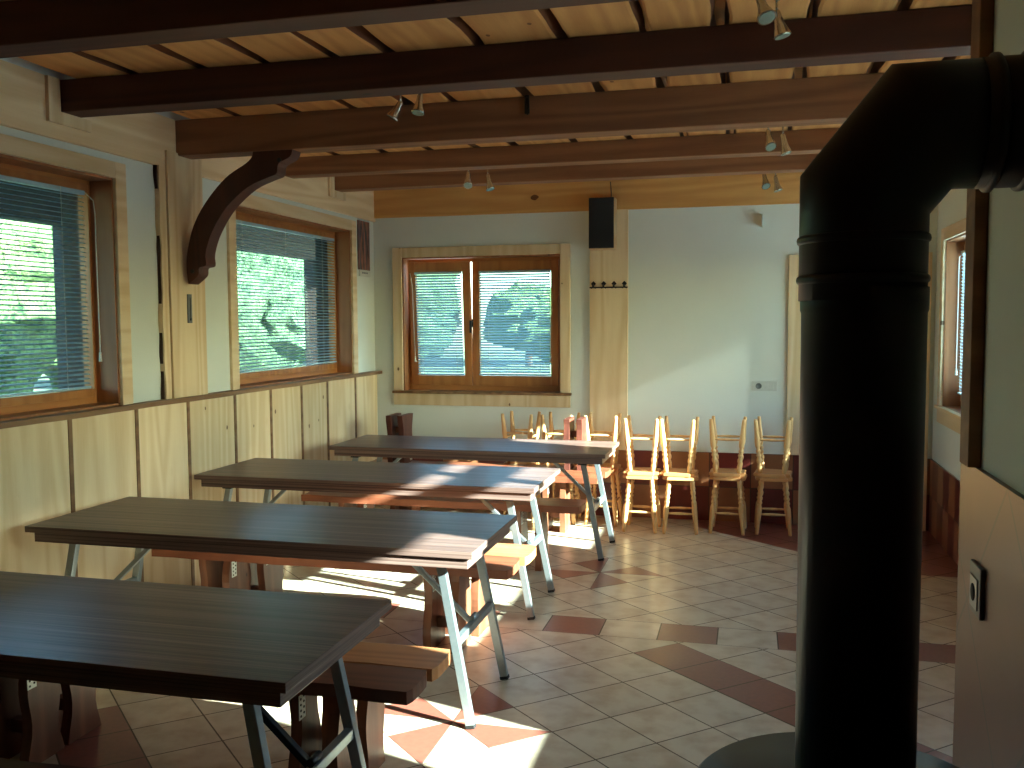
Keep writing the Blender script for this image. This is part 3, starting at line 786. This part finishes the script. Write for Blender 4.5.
m = MB(); m.box(0.09, 0.11, -0.30, -0.262, 0.46, 0.56, 0.004, dm); m.build('door_handle', 'chrome', dd)
px, py = 0.0, 0.0; PR = 0.0978
def frustum(m, pts, r, seg=40):
    """mitred pipe through pts (plane XZ)"""
    pts = [Vector(p) for p in pts]; b = bmesh.new(); rings = []
    for i, p in enumerate(pts):
        d0 = (pts[i]-pts[i-1]).normalized() if i else (pts[1]-pts[0]).normalized()
        d1 = (pts[i+1]-pts[i]).normalized() if i < len(pts)-1 else d0
        nrm = (d0+d1).normalized()
        sx = Vector((0, 1, 0)); uu = sx.cross(d0).normalized()
        ring = []
        for k in range(seg):
            q = p + r*(math.cos(2*PI*k/seg)*sx + math.sin(2*PI*k/seg)*uu)
            ring.append(b.verts.new(q - d0*((q-p).dot(nrm)/d0.dot(nrm))))
        rings.append(ring)
    for A, B in zip(rings, rings[1:]):
        off = 0
        for k in range(seg):
            fc = b.faces.new((A[k], A[(k+1) % seg], B[(k+1) % seg], B[k])); fc.smooth = True
    b.faces.new(rings[0]); b.faces.new(rings[-1][::-1])
    bmesh.ops.recalc_face_normals(b, faces=b.faces[:])
    # hard edges at mitres
    m.add(b)
ZH = 1.948
m = MB(); m.lathe([(PR-0.004, ST), (PR-0.003, 1.66), (PR-0.001, 1.665), (PR-0.001, 1.70)], Matrix.Translation((px+0.003, py, 0)), 48); pv = m.build('stove_pipe', 'enamel', st)
m = MB(); frustum(m, [(px, py, 1.68), (px, py, 1.846), (px+0.082, py, ZH), (px+0.17, py, ZH)], PR-0.001)
m.build('pipe_elbow', 'enamel', st)
m = MB(); frustum(m, [(px+0.16, py, ZH), (XN-SC.x-0.001, py, ZH)], PR); m.build('pipe_outlet', 'enamel', st)
for z in (1.713, 1.776):
    m = MB(); m.lathe([(PR-0.001, z-0.007), (PR+0.002, z-0.004), (PR+0.0028, z), (PR+0.002, z+0.004), (PR-0.001, z+0.007)], Matrix.Translation((px, py, 0)), 48); m.build('pipe_collar', 'enamel', st)
for x in (0.24, 0.285):
    Rm = Matrix.Translation((px+x-0.06, py, ZH)) @ Matrix.Rotation(PI/2, 4, 'Y')
    m = MB(); m.lathe([(PR-0.001, -0.007), (PR+0.006, -0.003), (PR+0.006, 0.003), (PR-0.001, 0.007)], Rm, 48); m.build('pipe_collar', 'enamel', st)
Rm = Matrix.Translation((XN-SC.x-0.014, py, ZH)) @ Matrix.Rotation(PI/2, 4, 'Y')
m = MB(); m.lathe([(PR+0.001, 0), (PR+0.03, 0.0), (PR+0.03, 0.013)], Rm, 48); m.build('wall_rosette', 'enamel', st)

# ------------------------------------------------------------------ speaker, hooks, calendar, sockets, thermometer
sp = thing('loudspeaker', 'black box loudspeaker high on the pine pilaster of the back wall', 'speaker', (-1.178, YB-0.035, 2.235))
m = MB(); m.box(-0.105, 0.105, -0.16, -0.012, 0, 0.415, 0.004); m.build('cabinet', 'speaker_side', sp)
m = MB(); m.box(-0.102, 0.102, -0.172, -0.16, 0.004, 0.411, 0.004); m.build('grille', 'black', sp)
m = MB(); m.box(-0.03, 0.03, -0.012, 0.0, 0.15, 0.27, 0.002); m.build('wall_bracket', 'metal_dark', sp)
m = MB(); m.tube([(0.06, -0.05, 0.41), (0.062, -0.03, 0.45), (0.055, 0.0, 0.50), (0.05, 0.001, 0.56)], 0.004, 6); m.build('cable', 'rubber', sp)
rk = thing('coat_rack', 'small rail with four black hooks on the pilaster below the loudspeaker', 'coat rack', (-1.142, YB-0.035, 1.93))
m = MB(); m.box(-0.16, 0.16, -0.006, 0.0, -0.008, 0.002, 0.001); m.build('rail', 'iron', rk)
for k in range(4):
    x = -0.126 + 0.086*k
    m = MB(); m.box(-0.016, 0.016, -0.008, -0.001, -0.016, 0.016, 0.003, Matrix.Translation((x, 0, 0.028)) @ Matrix.Rotation(PI/4, 4, 'Y'))
    m.tube([(x, -0.006, 0.02), (x, -0.02, 0.0), (x, -0.045, 0.0), (x, -0.05, 0.02)], 0.005, 8)
    m.tube([(x-0.018, -0.012, -0.012), (x, -0.008, 0.008), (x+0.018, -0.012, -0.012)], 0.004, 6); m.build('hook', 'iron', rk)
def calendar_mat():
    t = NT('calendar_picture', 0.45, 0.4); v = t.pos((14, 26, 5)); n = t.noise(v, 1.0, 3, 0.7); n2 = t.noise(t.pos((3, 60, 2)), 1, 2)
    c = t.mix(t.ramp(n, 0.4, 0.62), sr(58, 44, 46), sr(176, 110, 88)); t.l(t.mix(t.ramp(n2, 0.5, 0.6), c, sr(88, 84, 92)), t.b.inputs['Base Color']); return t.m
MAT['calendar'] = calendar_mat()
MAT['grey_print'] = plain('grey_print', sr(110, 112, 118), 0.6)
cl = thing('wall_calendar', 'wall calendar with a reddish brown picture in the left far corner', 'calendar', (XL+0.001, 7.495, 2.52))
m = MB(); m.box(0.0, 0.006, -0.125, 0.125, -0.42, 0.0); m.build('picture_page', 'calendar', cl)
m = MB(); m.box(0.0, 0.008, -0.105, 0.125, -0.475, -0.42); ft = m.build('footer_strip', 'white_plastic', cl)
m = MB()
for a, b in ((-0.05, -0.02), (-0.01, 0.02), (0.03, 0.045), (0.055, 0.07)): m.box(0.008, 0.0085, a, b, -0.452, -0.438)
m.build('print', 'grey_print', ft)
m = MB()
for k in range(12): m.tube([(0.0005, -0.115+0.021*k, -0.008), (0.009, -0.115+0.021*k, 0.0), (0.009, -0.115+0.021*k, 0.007), (0.0015, -0.115+0.021*k, 0.009)], 0.002, 5)
m.build('spiral_binding', 'metal', cl)

sk_ = thing('wall_socket', 'white double wall socket with switch on the back wall left of the door casing', 'socket', (0.119, YB, 1.118))
m = MB(); m.box(-0.098, 0.098, -0.010, 0.0, -0.038, 0.038, 0.003); m.build('plate', 'white_plastic', sk_)
m = MB(); m.lathe([(0.024, 0), (0.024, 0.004), (0.019, 0.0042), (0.019, 0.0005), (0, 0.0005)], Matrix.Translation((-0.045, -0.010, 0)) @ Matrix.Rotation(PI/2, 4, 'X'), 24); m.build('socket_recess', 'grey_plastic', sk_)
for x0_ in (-0.005, 0.035):
    m = MB(); m.box(x0_, x0_+0.035, -0.014, -0.010, -0.026, 0.026, 0.002); m.build('rocker', 'white_plastic', sk_)
lt = thing('wall_outlet', 'single grey metal wall outlet on the tiled wall right of the stove pipe', 'socket', (XN-0.012, 2.16, 1.065))
m = MB(); m.box(-0.010, 0.0, -0.05, 0.045, -0.055, 0.055, 0.003); m.build('plate', 'grey_plastic', lt)
m = MB(); m.box(-0.013, -0.010, -0.034, 0.03, -0.04, 0.028, 0.002); m.build('insert', 'metal', lt)
m = MB(); m.lathe([(0.019, 0), (0.019, 0.001), (0.0, 0.001)], Matrix.Translation((-0.013, -0.002, -0.006)) @ Matrix.Rotation(-PI/2, 4, 'Y'), 24); m.build('socket_recess', 'black', lt)
m = MB(); m.box(-0.006, 0, -0.075, 0.075, -0.048, 0.048, 0.002)
o = m.build('junction_cover', 'cover_white', None, (0.087, YB, 2.435)); tag(o, 'plain white square cover plate high on the back wall', 'cover plate')
th_ = thing('wall_thermometer', 'slim grey thermometer on the wall post below the curved brace', 'thermometer', (XL+0.04, 4.835, 1.735))
m = MB(); m.box(0, 0.008, -0.02, 0.02, -0.085, 0.085, 0.002); m.build('board', 'grey_plastic', th_)
m = MB(); m.along((0.010, 0, -0.07), (0.010, 0, 0.065), [(0.005, 0), (0.005, 0.08), (0.002, 0.12), (0.002, 1)], 8); m.build('tube', 'metal_dark', th_)
m = MB(); m.box(-0.012, 0.012, -0.018, -0.001, -0.05, 0.045, 0.003); m.tube([(0, -0.012, 0.04), (0.0, -0.035, 0.02), (0, -0.03, -0.04), (0.006, -0.02, -0.055)], 0.005, 8)
o = m.build('iron_hook', 'iron', None, (-1.135, 4.77, 2.775)); tag(o, 'small black iron hook on the front of the thick brown beam', 'hook')

# ------------------------------------------------------------------ twin ceiling spotlights
def make_spot():
    t = thing('ceiling_spotlight', 'x', 'spotlight')
    m = MB(); m.lathe([(0.035, -0.02), (0.04, -0.015), (0.04, 0.0)], None, 20); m.build('ceiling_rose', 'chrome', t)
    m = MB(); m.bar((-0.1, 0, -0.03), (0.1, 0, -0.03), 0.016, 0.008, 0.002); m.along((0, 0, -0.032), (0, 0, -0.018), [(0.008, 0), (0.008, 1)], 8); m.build('bar', 'chrome', t)
    for s, dx, dy in ((-1, -0.35, -0.45), (1, 0.10, -0.25)):
        m = MB(); m.along((s*0.085, 0, -0.03), (s*0.085, 0, -0.085), [(0.005, 0), (0.005, 1)], 8)
        a = Vector((s*0.085, 0, -0.08)); d = Vector((dx, dy, -1)).normalized()
        m.along(a - d*0.01, a + d*0.085, [(0.010, 0), (0.014, 0.1), (0.017, 0.45), (0.020, 0.6), (0.032, 0.95), (0.033, 1.0)], 18)
        hd = m.build('lamp_head', 'chrome', t)
        m = MB(); m.along(a + d*0.085, a + d*0.087, [(0.028, 0), (0.027, 1)], 18); m.build('lens', 'lens', hd)
    return t
spots = [(-1.63, 4.36, -35, 'twin spotlight on the ceiling boards above the second table, left of the iron hook'),
         (0.05, 3.42, 70, 'twin spotlight at the top edge of the photo, nearest the stove pipe'),
         (-1.93, 6.55, 50, 'twin spotlight whose heads peek out below the rear left beam'),
         (0.13, 5.62, 60, 'small spotlight hanging before the beams, right part, above the stools'),
         (0.13, 7.22, 60, 'rearmost small spotlight, against the honey pine band right of the loudspeaker')]
sp0 = make_spot(); ff = True
for x, y, a, lb in spots:
    o = sp0 if ff else copy_tree(sp0); ff = False
    o.location = (x, y, ZC - (0.0 if y < 5 else 0.0)); o.rotation_euler = (0, 0, math.radians(a)); o['label'] = lb; o['group'] = 'nickel twin spotlights on the ceiling'
    if y > 5: o.scale = (1, 1, 1.25)

# ------------------------------------------------------------------ outside: ground, eave, posts, hedges
def foliage_mat(name, a, b):
    t = NT(name, 0.7, 0.2); v = t.pos(); n = t.noise(v, 5, 5, 0.7); n2 = t.noise(v, 22, 3, 0.7)
    t.l(t.mix(t.ramp(t.math('ADD', t.math('MULTIPLY', n, 0.5), t.math('MULTIPLY', n2, 0.5)), 0.4, 0.6), a, b), t.b.inputs['Base Color'])
    t.bump(n2, 1.0, 0.1); return t.m
MAT['leaf'] = foliage_mat('hedge_leaves', sr(32, 62, 42), sr(124, 156, 96))
MAT['leaf2'] = foliage_mat('tree_leaves', sr(30, 54, 44), sr(96, 128, 92))
MAT['lawn'] = foliage_mat('lawn', sr(84, 100, 74), sr(112, 128, 98))
MAT['gravel'] = plain('pale_paving', sr(178, 184, 186), 0.8, bump=0.3, bscale=30)
MAT['bark'] = plain('bark', sr(84, 66, 50), 0.9)
m = MB(); m.mi = 0
m.poly([(-60, -40, -0.35), (60, -40, -0.35), (60, 60, -0.35), (-60, 60, -0.35)])
m.mi = 1; m.poly([(-7.2, -6, -0.34), (-3.56, -6, -0.34), (-3.56, 8.1, -0.34), (-7.2, 8.1, -0.34)])
m.mi = 1; m.poly([(-7.2, 8.1, -0.34), (4, 8.1, -0.34), (4, 14, -0.34), (-7.2, 14, -0.34)])
m.poly([(1.7, -12, -0.34), (16, -12, -0.34), (16, 14, -0.34), (1.7, 14, -0.34)])  # unseen paving, added to bounce sunlight up to the ceiling
struct('ground', m, ['lawn', 'gravel'])
m = MB()
m.box(-4.95, XL-0.3, YF-0.3, YB+3.4, 2.62, 2.70); m.box(-5.0, -4.86, YF-0.3, YB+3.4, 2.37, 2.62, 0.005)
struct('trim_16', m, 'eave')
def post(y, lb):
    m = MB(); m.box(-0.08, 0.08, -0.12, 0.12, -0.34, 2.42, 0.01); o = m.build('eave_post', 'eave', None, (-4.93, y, 0)); tag(o, lb, 'post', 'posts under the eave outside')
post(5.96, 'dark post outside the left wall window nearest the camera')
m = MB(); m.box(-0.1, 0.1, -0.25, 0.25, -0.34, 2.42, 0.01); o = m.build('eave_post', 'eave', None, (-4.93, 10.12, 0)); tag(o, 'dark post seen at the right side of the window beyond the curved brace', 'post', 'posts under the eave outside')
def blob(m, c, r, seed, sub=3):
    b = bmesh.new(); bmesh.ops.create_icosphere(b, subdivisions=sub, radius=1.0); rr = random.Random(seed)
    ph = [rr.uniform(0, 6) for _ in range(6)]
    for v in b.verts:
        d = v.co.normalized()
        k = 1 + 0.10*math.sin(7*d.x+ph[0])*math.sin(6*d.y+ph[1]) + 0.08*math.sin(13*d.z+ph[2]+3*d.x) + 0.05*rr.uniform(-1, 1)
        v.co = Vector((d.x*r[0]*k, d.y*r[1]*k, d.z*r[2]*k)) + Vector(c)
    m.add(b)
def tree(x, y, h, r, mat, lb, name='garden_tree', cat='tree', grp='trees and bushes outside the windows'):
    t = thing(name, lb, cat, (x, y, -0.35), 0, grp); seed = int(abs(x*31+y*17))
    m = MB(); m.along((0, 0, 0), (0, 0, h*0.6), [(0.14*r/1.5, 0), (0.08*r/1.5, 1)], 10); m.build('trunk', 'bark', t)
    m = MB(); rr = random.Random(seed)
    blob(m, (0, 0, h*0.62), (r, r, h*0.38), seed)
    for k in range(7):
        a = rr.uniform(0, 2*PI); q = r*0.6; blob(m, (q*math.cos(a), q*math.sin(a), h*rr.uniform(0.35, 0.85)), (r*0.5, r*0.5, h*0.17), seed+k, 3)
    m.build('crown', mat, t)
T = [(-8.6, 8.2, 3.3, 1.25, 'leaf', 'round bright green bush outside the left wall window nearest the camera'),
     (-8.6, 11.4, 3.4, 1.25, 'leaf', 'green bush behind the post outside the nearest left window'),
     (-8.6, 15.0, 3.9, 1.25, 'leaf2', 'tall green tree outside, left part of the window beyond the brace'),
     (-8.8, 18.8, 4.0, 1.25, 'leaf', 'bright green bush outside, middle of the window beyond the brace'),
     (-8.6, 4.8, 3.2, 1.25, 'leaf2', 'tall bush outside at the left edge of the photo, beyond the nearest window'),
     (-9.5, 23.0, 5.2, 1.3, 'leaf2', 'tree far outside, right part of the window beyond the brace'),
     (-12.6, 13.0, 4.0, 1.6, 'leaf2', 'dark tree behind the front bushes, seen through the nearest left window'),
     (-12.6, 17.6, 4.4, 1.6, 'leaf', 'leafy tree in the back row, left part of the window beyond the brace'),
     (-12.8, 23.0, 5.8, 1.6, 'leaf2', 'dark tree in the back row, middle of the window beyond the brace'),
     (-13.0, 28.0, 5.8, 1.7, 'leaf', 'leafy tree in the back row, right part of the window beyond the brace'),
     (-15.0, 40.0, 6.0, 2.0, 'leaf2', 'tall dark tree far outside the left sash of the back wall window'),
     (-3.5, 42.0, 5.5, 1.9, 'leaf2', 'tall dark tree far outside the right sash of the back wall window'),
     (-9.5, 40.0, 3.6, 1.9, 'leaf', 'bright tree far outside between the sashes of the back wall window'),
     (-11.5, 31.0, 2.4, 1.3, 'leaf2', 'low dark tree beyond the left sash of the back wall window'),
     (-6.0, 31.0, 2.6, 1.6, 'leaf', 'pale green tree beyond the right sash of the back wall window')]
for x, y, h, r, mt, lb in T: tree(x, y, h, r, mt, lb)
